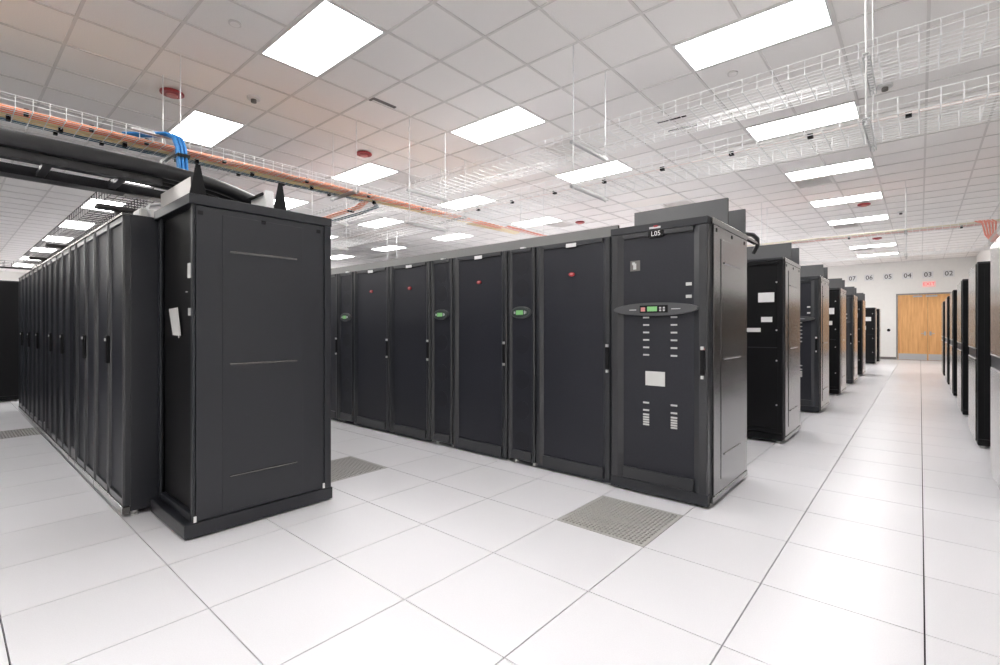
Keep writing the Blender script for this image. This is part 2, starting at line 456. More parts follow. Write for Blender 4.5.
def mesh_door(root, x0, x1, z0, z1, rw=.075, y=0.0, mm='mesh', yf=-.045):
    d = MB()
    rail(d, x0, x0+rw, z0, z1, +1, y+yf, y); rail(d, x1-rw, x1, z0, z1, -1, y+yf, y)
    d.box(x0+rw, x1-rw, y+yf+.006, y, z0, z0+.085)
    d.box(x0+rw, x1-rw, y+yf+.006, y, z1-.032, z1)
    o = d.build('door', 'rail', root)
    B(x0+rw, x1-rw, y+yf+.022, y-.004, z0+.085, z1-.032).build('perforated_panel', mm, o)
    return o
def swing_handle(door, x, z, y):
    hd = B(x-.016, x+.016, y-.012, y, z-.11, z+.06).build('handle', 'black', door, bevel=.004)
    B(x-.010, x+.010, y-.016, y, z+.062, z+.085).build('lock', 'zinc', door)
    B(x-.009, x+.009, y-.016, y, z-.14, z-.118).build('lock', 'zinc', door)

def server_rack(x0, x1, yf, d, hgt, label, group, left_handle=False, end=False):
    w_ = x1-x0-.006
    t = thing('server_rack', ((x0+x1)/2, yf+.045, 0), label, 'rack', group)
    d -= .045
    plinth_and_body(t, w_, d, hgt)
    dr = mesh_door(t, -w_/2+.004, w_/2-.004, .045, hgt-.012)
    swing_handle(dr, w_/2-.03, 1.04, -.045)
    B(-w_/2+.01, w_/2-.01, -.03, 0, .018, .042).build('bottom_rail', 'paint', t)
    emblem(t, 0.0, 1.705, -.023)
    name_plate(t, 0.0, hgt-.040, -.040)
    feet(t, w_, d)
    if end: side_panel(t, 1, w_, d, hgt)
    return t
def cooling_unit(x0, x1, yf, d, hgt, label, group):
    w_ = x1-x0-.006
    t = thing('cooling_unit', ((x0+x1)/2, yf+.045, 0), label, 'cooling unit', group)
    d -= .045
    plinth_and_body(t, w_, d, hgt)
    dr = mesh_door(t, -w_/2+.004, w_/2-.004, .045, hgt-.012, rw=.042)
    for z in (.22, .50, .78, 1.10, 1.62, 1.82):
        MB().ellipse(0, z, .085, .085, -.0245, -.022, 20).build('fan_outline', 'mesh_fan', dr)
    c = MB().ellipse(0, 1.395, .115, .055, -.05, -.02).build('console', 'console', t, bevel=.004)
    MB().ellipse(0, 1.395, .100, .043, -.053, -.049).build('console_face', 'base_dark', c)
    B(-.045, .035, -.056, -.05, 1.375, 1.415).build('screen', 'lcd', c)
    MB().box(.048, .058, -.056, -.05, 1.38, 1.41).box(.066, .072, -.056, -.05, 1.385, 1.405).box(-.07, -.055, -.056, -.05, 1.385, 1.405).build('keypad', 'silver', c)
    B(-.018, .03, -.028, 0.0, hgt-.012, hgt+.004).build('top_clip', 'zinc', t)
    feet(t, w_, d)
    return t
def power_rack(x0, x1, yf, d, hgt, label, group=None, text=None):
    """power distribution rack with the wide oval console"""
    w_ = x1-x0-.004
    t = thing('power_rack', ((x0+x1)/2, yf+.045, 0), label, 'rack', group)
    d -= .045
    b = plinth_and_body(t, w_, d, hgt)
    B(-w_/2, w_/2, -.045, 0, hgt-.055, hgt).build('top_cap', 'paint', t, bevel=.004)
    B(-w_/2, w_/2, -.045, 0, .02, .10).build('bottom_cap', 'paint', t, bevel=.004)
    dr = mesh_door(t, -w_/2+.002, w_/2-.002, .102, hgt-.057, rw=.10)
    c0 = -.01
    c = MB().ellipse(c0, 1.392, .325, .048, -.068, -.03, 40).build('console', 'console', t, bevel=.006)
    B(c0-.105, c0+.11, -.073, -.066, 1.366, 1.420).build('console_bezel', 'black', c)
    B(c0-.045, c0+.03, -.076, -.072, 1.376, 1.411).build('screen', 'lcd', c)
    B(c0-.095, c0-.062, -.076, -.072, 1.376, 1.406).build('alarm_key', 'pink', c)
    k = MB()
    for (a, z) in ((.055, 1.40), (.055, 1.382), (.082, 1.40), (.082, 1.382)): k.box(c0+a-.007, c0+a+.007, -.076, -.072, z-.006, z+.006)
    k.build('keypad', 'silver', c)
    MB().box(c0-.19, c0-.135, -.0695, -.066, 1.386, 1.392).box(c0+.135, c0+.20, -.0695, -.066, 1.388, 1.394).build('console_print', 'silver', c)
    sm = B(-.023, .023, -.03, -.022, -.006, .006).mesh('breaker_label', 'paper')
    for side, x in ((0, -.095), (1, .118)):
        for z in [1.332 - .056*i for i in range(6)] + [.693, .637, .604, .584, .566, .548, .530]:
            o = bpy.data.objects.new('breaker_label', sm); col.objects.link(o); o.parent = t; o.location = (x+c0+.02, 0, z)
    for z in (1.566, 1.478):
        B(.215, .255, -.03, -.022, z-.011, z+.011).build('tag', 'paper', t)
    B(-.09, .06, -.028, -.022, .824, .930).build('rating_label', 'paper', t)
    q = B(-.215, -.135, -.025, -.022, 1.688, 1.767).build('warning_sticker', 'base_grey', t)
    MB().box(-.19, -.165, -.0265, -.025, 1.70, 1.745).box(-.198, -.175, -.0265, -.025, 1.735, 1.755).build('sticker_mark', 'paper', q)
    e = MB().box(-.05, .035, -.049, -.045, hgt-.042, hgt-.028).build('brand_badge', 'silver', t)
    MB().ellipse(0.0, hgt-.026, .02, .007, -.05, -.046, 12).build('brand_dot', 'red', e)
    pl = B(-.06, .055, -.048, -.030, hgt-.105, hgt-.058).build('rack_plate', 'black', t)
    if text: text_mesh('rack_code', text, .05, 'white', pl, (0, -.049, hgt-.081), RX)
    else: B(-.04, .04, -.0495, -.048, hgt-.09, hgt-.07).build('rack_code', 'white', pl)
    swing_handle(dr, w_/2-.035, 1.04, -.047)
    B(w_/2-.048, w_/2-.022, -.05, -.045, 1.09, 1.115).build('key_badge', 'pink', t)
    B(-w_/2+.02, w_/2-.02, 0.0, d-.03, .012, .036).build('base', 'black', t)
    feet(t, w_, d)
    side_panel(t, 1, w_, d, hgt)
    B(w_/2+.001, w_/2+.016, 0.01, d-.006, hgt-.05, hgt-.004).build('roof_edge', 'side', t, bevel=.003)
    B(w_/2+.001, w_/2+.016, 0.01, d-.006, .03, .072).build('base_edge', 'side', t, bevel=.003)
    return t
def back_rack(x0, x1, yf, d, hgt, label, group, papers=()):
    """rack seen from its back: dark recessed door with white notices"""
    w_ = x1-x0-.004
    t = thing('server_rack', ((x0+x1)/2, yf+.03, 0), label, 'rack', group)
    d -= .03
    plinth_and_body(t, w_, d, hgt)
    dr = MB().box(-w_/2+.004, -w_/2+.05, -.03, 0, .12, hgt-.03).box(w_/2-.05, w_/2-.004, -.03, 0, .12, hgt-.03).box(-w_/2+.05, w_/2-.05, -.03, 0, .12, .16).box(-w_/2+.05, w_/2-.05, -.03, 0, hgt-.07, hgt-.03).build('door', 'black', t, bevel=.003)
    B(-w_/2+.05, w_/2-.05, -.014, -.002, .16, hgt-.07).build('door_panel', 'black', dr)
    B(-w_/2+.01, w_/2-.01, -.022, 0, .03, .105).build('bottom_rail', 'black', t, bevel=.003)
    B(-w_/2, w_/2, -.03, 0, hgt-.026, hgt).build('top_cap', 'paint', t, bevel=.003)
    for z in (1.75, 1.23, .90, .42):
        MB().ellipse(w_/2-.06, z, .009, .009, -.036, -.028, 10).build('stud', 'zinc', dr)
    B(-w_/2+.06, w_/2-.06, -.017, -.013, 1.035, 1.043).build('seam_strip', 'paint', dr)
    for (px, pz, pw, ph) in papers:
        B(w_/2+px-pw/2, w_/2+px+pw/2, -.017, -.0135, pz-ph/2, pz+ph/2).build('notice', 'white', t)
    feet(t, w_, d)
    side_panel(t, 1, w_, d, hgt)
    B(w_/2+.001, w_/2+.016, 0.01, d-.006, hgt-.05, hgt-.004).build('roof_edge', 'side', t, bevel=.003)
    B(w_/2+.001, w_/2+.016, 0.01, d-.006, .03, .072).build('base_edge', 'side', t, bevel=.003)
    return t
def trough_panel(x0, x1, y, z0, z1, label, pm='panel'):
    """upright cable-trough partition standing on the rack tops"""
    t = thing('cable_trough_panel', ((x0+x1)/2, y, z0), label, 'panel', 'cable trough panels on the racks')
    w_ = x1-x0
    B(-w_/2, w_/2, 0, .004, 0, z1-z0).build('sheet', pm, t)
    B(-w_/2, w_/2, .004, .05, 0, .004).build('foot_flange', 'panel', t)
    B(w_/2-.004, w_/2, .004, .03, .004, z1-z0).build('end_return', 'black', t)
    return t

YF = 2.05; HT = 1.99; DEP = 0.92
L05 = power_rack(-.655, .095, 2.03, .945, 2.03, 'black power rack with wide oval console and plate marked L05', 'second row of racks', 'L05')
R1 = [('r', -1.415, -.658, 'black mesh-door server rack immediately left of the rack marked L05'),
      ('c', -1.744, -1.417, 'narrow cooling unit with oval green display, nearest to the rack marked L05'),
      ('r', -2.496, -1.746, 'black mesh-door server rack between the two nearest oval-display cooling units'),
      ('c', -2.843, -2.498, 'narrow cooling unit with oval green display, middle of the three in the row'),
      ('r', -3.582, -2.845, 'black mesh-door server rack left of the middle cooling unit'),
      ('r', -4.352, -3.584, 'black mesh-door server rack right of the farthest oval-display cooling unit'),
      ('c', -4.714, -4.354, 'narrow cooling unit with oval green display, farthest left of the row'),
      ('r', -5.464, -4.716, 'black server rack mostly hidden behind the big dark end cabinet'),
      ('r', -6.214, -5.466, 'last black server rack of the second row, behind the end cabinet')]
for (k, a, b, lab) in R1:
    (server_rack if k == 'r' else cooling_unit)(a, b, YF, DEP, HT, lab, 'second row of racks')
trough_panel(-.657, .098, 2.455, 2.031, 2.236, 'dark upright sheet-metal panel on top of the rack marked L05')
trough_panel(-.657, .098, 2.925, 2.031, 2.240, 'rear dark sheet-metal panel on top of the rack marked L05')
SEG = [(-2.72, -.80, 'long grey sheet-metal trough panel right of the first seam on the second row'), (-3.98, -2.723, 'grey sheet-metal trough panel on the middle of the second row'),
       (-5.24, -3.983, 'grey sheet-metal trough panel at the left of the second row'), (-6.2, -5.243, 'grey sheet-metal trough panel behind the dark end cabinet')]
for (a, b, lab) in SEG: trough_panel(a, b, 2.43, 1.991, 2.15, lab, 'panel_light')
# cable arm at the rear of L05
ox, oy, oz = .06+.28, 2.96-2.075, 2.035
B(ox, ox+.035, oy-.0, oy+.42, oz-.03, oz-.01).build('cable_arm', 'side', L05)
m = MB(); m.smooth = True
m.tube([(ox+a, oy+b, oz+c) for (a, b, c) in ((-.02, .06, .0), (0, .16, .03), (.02, .28, .04), (.03, .40, .02), (.02, .46, -.03), (-.02, .47, -.10))], .02)
m.build('hose', 'hose', L05)

# rows beyond (row ends along the aisle)
PAP2 = [(-.165, 1.59, .16, .105), (-.16, 1.347, .11, .056), (-.305, 1.232, .17, .045)]
back_rack(-.66, .082, 4.475, .93, 2.02, 'black rack with three white notices, first row end beyond L05', 'row-end racks along the aisle', PAP2)
power_rack(-.66, .080, 6.93, .93, 2.02, 'dark power rack with oval console at the second row end beyond L05', 'row-end racks along the aisle')
back_rack(-.66, .070, 9.355, .95, 2.00, 'black rack with two white notices, third row end beyond L05', 'row-end racks along the aisle', [(-.138, 1.57, .115, .115), (-.153, 1.348, .085, .075)])
power_rack(-.66, .060, 11.78, .95, 2.00, 'dark rack with oval console at the fourth row end beyond L05', 'row-end racks along the aisle')
back_rack(-.66, .045, 14.21, .93, 1.99, 'black rack with notices, fifth row end beyond L05', 'row-end racks along the aisle', [(-.14, 1.583, .10, .13), (-.15, 1.35, .08, .08)])
back_rack(-.66, .020, 19.4, .6, 1.96, 'dark rack with white notices, second from the far wall', 'row-end racks along the aisle', [(-.185, 1.567, .16, .14), (-.29, 1.257, .08, .14)])
back_rack(-.60, .055, 20.85, .6, 1.96, 'dark rack nearest the far wall, left of the door', 'row-end racks along the aisle')
ords = ['first', 'second', 'third', 'fourth', 'fifth']
for i, (yf, hz) in enumerate(((4.475, 2.021), (6.93, 2.021), (9.355, 2.001), (11.78, 2.001), (14.21, 1.991))):
    trough_panel(-.66, .085-.01*i, yf+.41, hz, hz+.205, 'front sheet-metal panel on top of the %s row end beyond L05' % ords[i])
    trough_panel(-.66, .085-.01*i, yf+.87, hz, hz+.205, 'rear sheet-metal panel on top of the %s row end beyond L05' % ords[i])
    (server_rack if i % 2 else server_rack)(-1.41, -.664, yf+.01, .92, 1.99, 'black server rack behind the %s row end beyond L05' % ords[i], 'second racks of the far rows')

LYF, LD, LH = -.608, 1.06, 2.01
# unseen racks added to cut bounced light, and the row opposite the left one
fb = B(-.37, .37, 0, .88, .03, 1.99).mesh('body', 'paint')
fd = B(-.366, .366, -.04, 0, .045, 1.98).mesh('door', 'mesh')
fh = B(.32, .35, -.052, -.04, .93, 1.10).mesh('handle', 'black')
def plain_rack(x, y, rz, label, group):
    t = thing('server_rack', (x, y, 0), label, 'rack', group, rz=rz)
    d_ = None
    for nm, me in (('body', fb), ('door', fd), ('handle', fh)):
        o = bpy.data.objects.new(nm, me); col.objects.link(o); o.parent = d_ if nm == 'handle' else t
        if nm == 'door': d_ = o
    feet(t, .74, .88)
for i, yf in enumerate((4.48, 6.93, 9.36, 11.78, 14.21)):
    for q in (11, 12, 13, 14, 15, 16, 17, 18, 19, 20, 21): plain_rack(-1.79-.75*q, yf+.045, 0, 'plain black server rack added out of sight in the far rows to block bounced light', 'unseen racks added inside the far rows')
for q in range(8): plain_rack(-6.60-.75*q, YF+.045, 0, 'plain black server rack added out of sight to extend the second row and block bounced light', 'unseen racks added to the second row')
for q in range(19): plain_rack(-12.0-.75*q, LYF+.04, 0, 'plain black server rack added out of sight far beyond the left row to block bounced light', 'unseen racks added beyond the left row')
for q in range(2, 32): plain_rack(-2.5-.75*q, -2.10, math.pi, 'plain black server rack in the row opposite the left row, out of the picture', 'racks opposite the left row')
# racks on the right of the aisle
def aisle_rack(x0, yf, d, hgt, label):
    w_ = .72
    t = thing('server_rack', (x0+.016+w_/2, yf+.02, 0), label, 'rack', 'racks right of the aisle')
    d -= .02
    plinth_and_body(t, w_, d, hgt)
    dr = B(-w_/2+.004, w_/2-.004, -.02, 0, .10, hgt-.02).build('door', 'black', t, bevel=.004)
    B(-w_/2+.05, w_/2-.05, -.024, -.019, .16, hgt-.08).build('perforated_panel', 'black', dr)
    B(-w_/2+.004, w_/2-.004, -.014, 0, .03, .095).build('bottom_rail', 'black', t)
    feet(t, w_, d)
    X = -w_/2
    up = B(X-.014, X, .03, d-.01, 1.04, hgt-.02).build('upper_side_panel', 'side', t, bevel=.003)
    lo = B(X-.014, X, .03, d-.01, .07, .93).build('lower_side_panel', 'side', t, bevel=.003)
    B(X-.010, X, .03, d-.01, .934, 1.036).build('middle_strip', 'paint', t)
    B(X-.018, X-.010, .06, d-.06, 1.034, 1.044).build('bright_edge', 'zinc', up)
    B(X-.018, X-.010, .06, d-.06, .926, .936).build('bright_edge', 'zinc', lo)
    return t
RL = ['black rack cut off by the right picture edge, nearest of the right-hand racks', 'large black-fronted rack second nearest on the right of the aisle',
      'black-fronted rack third on the right of the aisle', 'black-fronted rack fourth on the right of the aisle',
      'black-fronted rack fifth on the right of the aisle', 'black-fronted rack farthest on the right of the aisle']
for yf, lab in zip((3.23, 5.61, 7.95, 10.46, 12.75, 15.3), RL): aisle_rack(1.645, yf, 1.0, 1.945, lab)

# left row: rear doors in pairs
def rear_rack(x0, x1, yf, d, hgt, label):
    w_ = x1-x0-.012
    t = thing('server_rack', ((x0+x1)/2, yf+.04, 0), label, 'rack', 'left row of racks')
    d -= .04
    plinth_and_body(t, w_, d, hgt)
    for s in (-1, 1):
        a, b = (-w_/2+.004, -.002) if s < 0 else (.002, w_/2-.004)
        dm = MB(); rail(dm, a, a+.035, .075, hgt-.012, 1, -.04, 0); rail(dm, b-.035, b, .075, hgt-.012, -1, -.04, 0)
        dm.box(a+.035, b-.035, -.036, 0, .075, .12).box(a+.035, b-.035, -.036, 0, hgt-.05, hgt-.012)
        dr = dm.build('door', 'rail', t)
        B(a+.035, b-.035, -.022, -.004, .12, hgt-.05).build('perforated_panel', 'mesh', dr)
    B(-.030, .030, -.052, -.028, 1.0, 1.20).build('handle', 'black', t, bevel=.008)
    MB().ellipse(0, 1.17, .012, .012, -.058, -.05, 10).build('lock', 'zinc', t)
    B(-w_/2, w_/2, -.045, 0, .022, .07).build('bottom_rail', 'side', t, bevel=.004)
    B(-w_/2, w_/2, -.045, -.0, hgt-.010, hgt+.004).build('top_edge', 'side', t)
    feet(t, w_, d)
    return t
LX = [(-3.70, -2.785, 'r', 'black double-door rack nearest the camera in the left row'), (-4.50, -3.70, 'r', 'black double-door rack second in the left row'),
      (-4.83, -4.50, 'n', 'narrow black unit between the second and third double-door racks of the left row'), (-5.616, -4.83, 'r', 'black double-door rack just beyond the narrow unit of the left row'),
      (-6.363, -5.616, 'r', 'black double-door rack second beyond the narrow unit of the left row'), (-6.65, -6.363, 'n', 'second narrow black unit of the left row, far along'),
      (-7.488, -6.65, 'r', 'black double-door rack third from the far end of the left row'), (-8.367, -7.488, 'r', 'black double-door rack next to last in the left row'),
      (-9.235, -8.367, 'r', 'black double-door rack at the far end of the left row')]
for (a, b, k, lab) in LX:
    if k == 'r': rr = rear_rack(a, b, LYF, LD, LH, lab)
    else:
        w_ = b-a-.012
        t = thing('cooling_unit', ((a+b)/2, LYF+.04, 0), lab, 'cooling unit', 'left row of racks')
        plinth_and_body(t, w_, LD-.04, LH)
        mesh_door(t, -w_/2+.004, w_/2-.004, .075, LH-.012, rw=.05, yf=-.04)
        B(-w_/2, w_/2, -.045, 0, .022, .07).build('bottom_rail', 'side', t, bevel=.004)
        B(-w_/2, w_/2, -.045, 0, LH-.010, LH+.004).build('top_edge', 'side', t)
        feet(t, w_, LD-.04)

# big end cabinet of the left row
t = thing('end_cabinet', (-2.42, -.42, 0), 'large dark grey end cabinet with pressed side panel on a black plinth', 'cabinet')
wd, dd, hh = .70, .88, 2.05       # width along x, depth along y
X = wd/2
B(-X+.01, X-.02, .035, dd-.02, .10, hh-.05).build('body', 'black', t)
pl = MB().box(-X, X+.005, -.045, dd+.01, .012, .095).build('plinth', 'paint', t, bevel=.006)
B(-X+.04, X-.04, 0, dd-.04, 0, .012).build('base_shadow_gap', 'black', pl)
fm = MB()
for (x0, x1) in ((-X, -X+.05), (X-.045, X-.008)): fm.box(x0, x1, 0, .014, .095, hh-.06)
fm.box(-X+.05, X-.045, 0, .03, .095, .14)
fm.box(X-.03, X, dd-.05, dd, .095, hh-.06).box(-X, -X+.05, dd-.05, dd, .095, hh-.06)
fm.build('frame', 'paint', t, bevel=.004)
top = MB().box(-X-.02, X+.004, -.02, dd+.004, hh-.06, hh).build('roof', 'paint', t, bevel=.004)
B(X-.03, X-.005, .017, dd-.055, .10, hh-.065).build('side_panel', 'paint', t, bevel=.003)
cy = (.015+dd-.055)/2
sp = B(X-.005, X-.002, cy-.26, cy+.25, .12, hh-.10).build('raised_field', 'paint', t, bevel=.0015)
for z in (1.73, 1.03, .33):
    MB().prism([(X-.0025, z-.010), (X+.006, z-.002), (X+.006, z+.003), (X-.0025, z+.006)], .20, .625, 'y').build('pressed_rib', 'side', sp)
for yy in (.04, .405, .785): B(X-.006, X-.002, yy-.014, yy+.014, 1.93, 1.955).build('latch', 'black', t)
for yy in (.004, dd-.064): B(X-.004, X+.003, yy, yy+.014, .10, .135).build('corner_clip', 'white', t)
fp = MB().box(-X+.055, X-.05, .026, .033, .15, hh-.07).build('front_panel', 'black', t)
B(.19, .27, .018, .026, 1.56, 1.65).build('notice', 'paper', t)
B(.20, .265, .018, .026, 1.33, 1.375).build('notice', 'paper', t)
pp = MB(); pp.prism([(-.155, 1.378), (.02, 1.384), (.085, 1.205), (.05, 1.205), (.045, 1.19), (.035, 1.205), (-.07, 1.208)], .010, .014, 'y'); pp.build('hanging_sheet', 'paper', t)
B(.15, .17, .018, .026, 1.475, 1.48).build('notice', 'silver', t)
fmz = MB().cyl(0, 0, .02, 0, .02).mesh('levelling_foot', 'zinc')
# trough parts on the end cabinet
t2 = thing('cable_trough_panel', (-2.43, -.40, 2.051), 'pale sheet-metal trough panel on the front edge of the end cabinet', 'panel', 'cable trough panels on the racks')
B(-.36, .24, 0, .004, 0, .125).build('sheet', 'vent_grey', t2); B(-.36, .24, .004, .05, 0, .004).build('foot_flange', 'vent_grey', t2)
t2 = thing('cable_trough_panel', (-2.43, .03, 2.051), 'light sheet-metal trough panel standing mid-way on the end cabinet', 'panel', 'cable trough panels on the racks')
B(.05, .33, 0, .004, 0, .10).build('sheet', 'light_frame', t2)
B(.30, .334, -.02, .03, 0, .115).build('end_return', 'light_frame', t2); B(.05, .30, -.03, 0, .10, .104).build('top_flange', 'black', t2)
for yy, lab in ((-.385, 'black tapered upright bracket on the end cabinet beside the black cables'), (.105, 'black tapered upright bracket at the middle of the end cabinet top')):
    t2 = thing('upright_bracket', (-2.10, yy, 2.051), lab, 'bracket')
    MB().prism([(-.045, 0), (.045, 0), (.012, .185), (-.012, .185)], -.003, .003, 'x').build('blade', 'black', t2)
    B(-.03, .003, -.045, .045, 0, .004).build('foot', 'black', t2)

# black cabinet closing the far end of the left aisle
t = thing('end_cabinet', (-10.63, -1.2, 0), 'tall black cabinet standing across the far left end of the aisle', 'cabinet', rz=math.pi/2)
plinth_and_body(t, 1.5, .6, 2.06)
B(-.745, .745, -.02, 0, .10, 2.04).build('door', 'black', t, bevel=.004)
B(.32, .46, -.024, -.02, .52, .62).build('notice', 'white', t)
B(-.74, .74, -.014, 0, .03, .095).build('bottom_rail', 'black', t)
feet(t, 1.5, .6)

# ------------------------------------------------------------------ wire basket trays
def tray(axis, a0, a1, b0, b1, z, label, m='wire', hgt=.10, step=.10, r=.0036, group='wire basket trays', nlong=None):
    """axis 'x': runs along x from a0 to a1 with width b0..b1 in y"""
    L = a1-a0; W = b1-b0
    loc = (a0, b0, z) if axis == 'x' else (b0, a0, z)
    t = thing('cable_tray', loc, label, 'cable tray', group)
    P = (lambda a, b, c: (a, b, c)) if axis == 'x' else (lambda a, b, c: (b, a, c))
    cw = MB()
    n = int(L/step)
    for i in range(n+1):
        a = min(i*step, L)
        cw.tube([P(a, 0, hgt), P(a, 0, 0), P(a, W, 0), P(a, W, hgt)], r, 4)
    o = cw.build('cross_wires', m, t); o['kind'] = 'stuff'
    lw = MB()
    k = nlong or int(round(W/.05))
    for i in range(k+1): lw.tube([P(0, W*i/k, .003), P(L, W*i/k, .003)], r*.6, 4)
    for b in (0, W):
        for c in (hgt*.5, hgt): lw.tube([P(0, b, c), P(L, b, c)], r*.8, 4)
    o = lw.build('long_wires', m, t); o['kind'] = 'stuff'
    return t
def hanger(axis, a, b0, b1, levels, label):
    """two threaded rods from the ceiling carrying a slotted strut at each level"""
    loc = (a, (b0+b1)/2, levels[-1]) if axis == 'x' else ((b0+b1)/2, a, levels[-1])
    t = thing('trapeze_hanger', loc, label, 'hanger', 'tray hangers')
    z0 = levels[-1]; W = (b1-b0)/2
    P = (lambda p, q: (p, q)) if axis == 'x' else (lambda p, q: (q, p))
    for s in (-1, 1):
        x, y = P(0, s*W)
        MB().cyl(x, y, .0055, -.05, ZC-z0, 8).build('threaded_rod', 'zinc', t)
    for lv in levels:
        st = MB(); z = lv-z0
        for q in (-.018, .018):
            x0, y0 = P(q-.002, -W-.03); x1, y1 = P(q+.002, W+.03)
            st.box(min(x0,x1), max(x0,x1), min(y0,y1), max(y0,y1), z-.034, z-.006)
        nb = 14
        for i in range(nb):
            c0 = -W-.03 + (2*W+.06)*(i+.15)/nb; c1 = c0 + (2*W+.06)*.6/nb
            x0, y0 = P(-.018, c0); x1, y1 = P(.018, c1)
            st.box(min(x0,x1), max(x0,x1), min(y0,y1), max(y0,y1), z-.010, z-.006)
        st.build('slotted_strut', 'steel', t)
        for s in (-1, 1):
            x, y = P(0, s*W); MB().cyl(x, y, .012, z-.046, z-.034, 6).build('nut', 'zinc', t)
ZU, ZL = 2.995, 2.585
tray('x', -4.20, XW1-.01, 2.46, 2.96, ZU, 'upper white wire basket tray running over the second rack row')
tray('x', -9.0, XW1-.01, 2.46, 2.96, ZL, 'lower white wire basket tray running over the second rack row')
tray('x', -9.0, -4.80, 2.46, 2.96, ZU, 'upper white wire basket tray left of the coloured cable run')
tray('y', -5.0, 9.7, -4.75, -4.25, ZU, 'white wire basket tray carrying orange and yellow cables')
tray('x', -9.0, XW1-.01, 9.80, 10.2, ZU, 'far upper wire basket tray carrying red cables to the right wall')
tray('x', -9.0, XW1-.01, 9.80, 10.2, ZL, 'far lower wire basket tray, empty, over the third row end')
tray('y', 5.0, 9.7, 2.05, 2.45, ZL, 'wire basket tray running over the right-hand racks', m='steel')
tray('y', 3.0, 9.7, -9.4, -9.05, ZL, 'lower wire basket tray crossing in the far left background')
for a, lab in ((-1.245, 'trapeze hanger above the rack marked L05 carrying both trays'), (.944, 'trapeze hanger at top right carrying both trays over the aisle'), (-3.66, 'trapeze hanger beside the coloured cables carrying both trays'), (-6.1, 'trapeze hanger left of the coloured cables carrying both trays')):
    hanger('x', a, 2.412, 3.008, (ZU, ZL), lab)
for a, lab in ((-1.33, 'far trapeze hanger over the row ends'), (1.01, 'far trapeze hanger over the aisle')):
    hanger('x', a, 9.76, 10.24, (ZU, ZL), lab)
for a, lab in ((.11, 'rod hanger of the coloured cable tray next to the blue cables'), (2.015, 'rod hanger of the coloured cable tray just before the tray junction'), (3.92, 'rod hanger of the coloured cable tray just past the tray junction'), (6.0, 'farthest rod hanger of the coloured cable tray'), (-1.8, 'rod hanger of the coloured cable tray nearest the camera')):
    hanger('y', a, -4.775, -4.215, (ZU,), lab)
hanger('y', 6.2, -9.43, -9.02, (ZL,), 'rod hanger in the far left background')
hanger('y', 7.2, 2.03, 2.47, (ZL,), 'hanger over the right-hand racks')
# black basket on T supports over the left row
tray('x', -9.6, -3.55, -.53, -.25, 2.285, 'black wire basket tray standing over the left rack row', m='wire_black', hgt=.12, step=.10, r=.0035)
for x, lab in ((-3.95, 'black T-shaped tray support on the left row nearest the camera'), (-6.83, 'black T-shaped tray support on the left row, middle one'), (-8.5, 'black T-shaped tray support at the far end of the left row')):
    t = thing('tray_support', (x, -.39, LH+.002), lab, 'support')
    B(-.04, .04, -.035, .035, 0, .225).build('post', 'wire_black', t)
    B(-.05, .05, -.17, .17, .225, .262).build('cross_arm', 'wire_black', t, bevel=.008)
tray('y', -2.2, 1.5, -10.45, -10.15, 2.25, 'dark wire basket tray across the far left aisle end', m='wire_black')
hanger('y', -1.0, -10.5, -10.1, (2.25,), 'hanger of the dark tray across the far left aisle end')

# ------------------------------------------------------------------ cables
def bundle(name, pts_list, r, m, label, group=None, ties=(), cat='cables'):
    t = thing(name, pts_list[0][0], label, cat, group)
    o0 = Vector(pts_list[0][0])
    mb = MB(); mb.smooth = True
    for pts in pts_list: mb.tube([Vector(p)-o0 for p in pts], r, 8)
    mb.build('strands', m, t)
    for (c, half, rr) in ties:
        c = Vector(c)-o0
        B(c.x-half[0], c.x+half[0], c.y-half[1], c.y+half[1], c.z-half[2], c.z+half[2]).build('cable_tie', 'black', t)
    return t
def run_y(x, z, y0, y1, nstr, r, spread, seed):
    rnd = random.Random(seed); out = []
    for i in range(nstr):
        ox = (i/(nstr-1)-.5)*spread; oz = rnd.uniform(0, .022); ph = rnd.uniform(0, 6)
        k = int((y1-y0)/.35)
        out.append([(x+ox+.006*math.sin(ph+q*.9), y0+(y1-y0)*q/k, z+oz+.004*math.sin(ph*2+q*1.3)) for q in range(k+1)])
    return out
def run_x(y, z, x0, x1, nstr, r, spread, seed):
    return [[(b, a, c) for (a, b, c) in p] for p in run_y(y, z, x0, x1, nstr, r, spread, seed)]
ty = lambda ys, x, z, wx: [((x, y, z), (wx, .014, .022)) + (0,) for y in ys]
bundle('cable_bundle', run_y(-4.41, ZU+.018, -5.0, 5.0, 9, .010, .13, 1), .012, 'orange', 'thick orange cable bundle in the overhead tray', 'overhead cable bundles',
       [((-4.37, y, ZU+.02), (.018, .014, .028), 0) for y in (-.93, -.52, -.12, .55, 1.45, 2.3, 3.2)])
bundle('cable_bundle', run_y(-4.545, ZU+.018, -5.0, 5.6, 9, .010, .13, 2), .012, 'yellow', 'pale yellow cable bundle beside the orange one in the overhead tray', 'overhead cable bundles',
       [((-4.55, y, ZU+.005), (.022, .014, .028), 0) for y in (-1.02, -.70, -.25, .35, .9, 1.6, 2.5)])
bundle('cable_bundle', run_y(-4.675, ZU+.014, -5.0, 2.4, 5, .009, .07, 3), .009, 'teal', 'thin dark teal cable bundle in the overhead tray', 'overhead cable bundles',
       [((-4.67, y, ZU+.005), (.02, .014, .025), 0) for y in (-.72, -.4, .2, .8, 1.3, 1.9)])
br = []
for i in range(5):
    br.append([(-4.40, 1.7+.02*i, ZU+.05), (-4.5, 2.1+.02*i, ZU+.05), (-4.72, 2.44+.02*i, ZU+.04), (-5.1, 2.55+.022*i, ZU+.03), (-6.0, 2.56+.022*i, ZU+.02), (-7.5, 2.57+.022*i, ZU+.02), (-8.9, 2.57+.022*i, ZU+.02)])
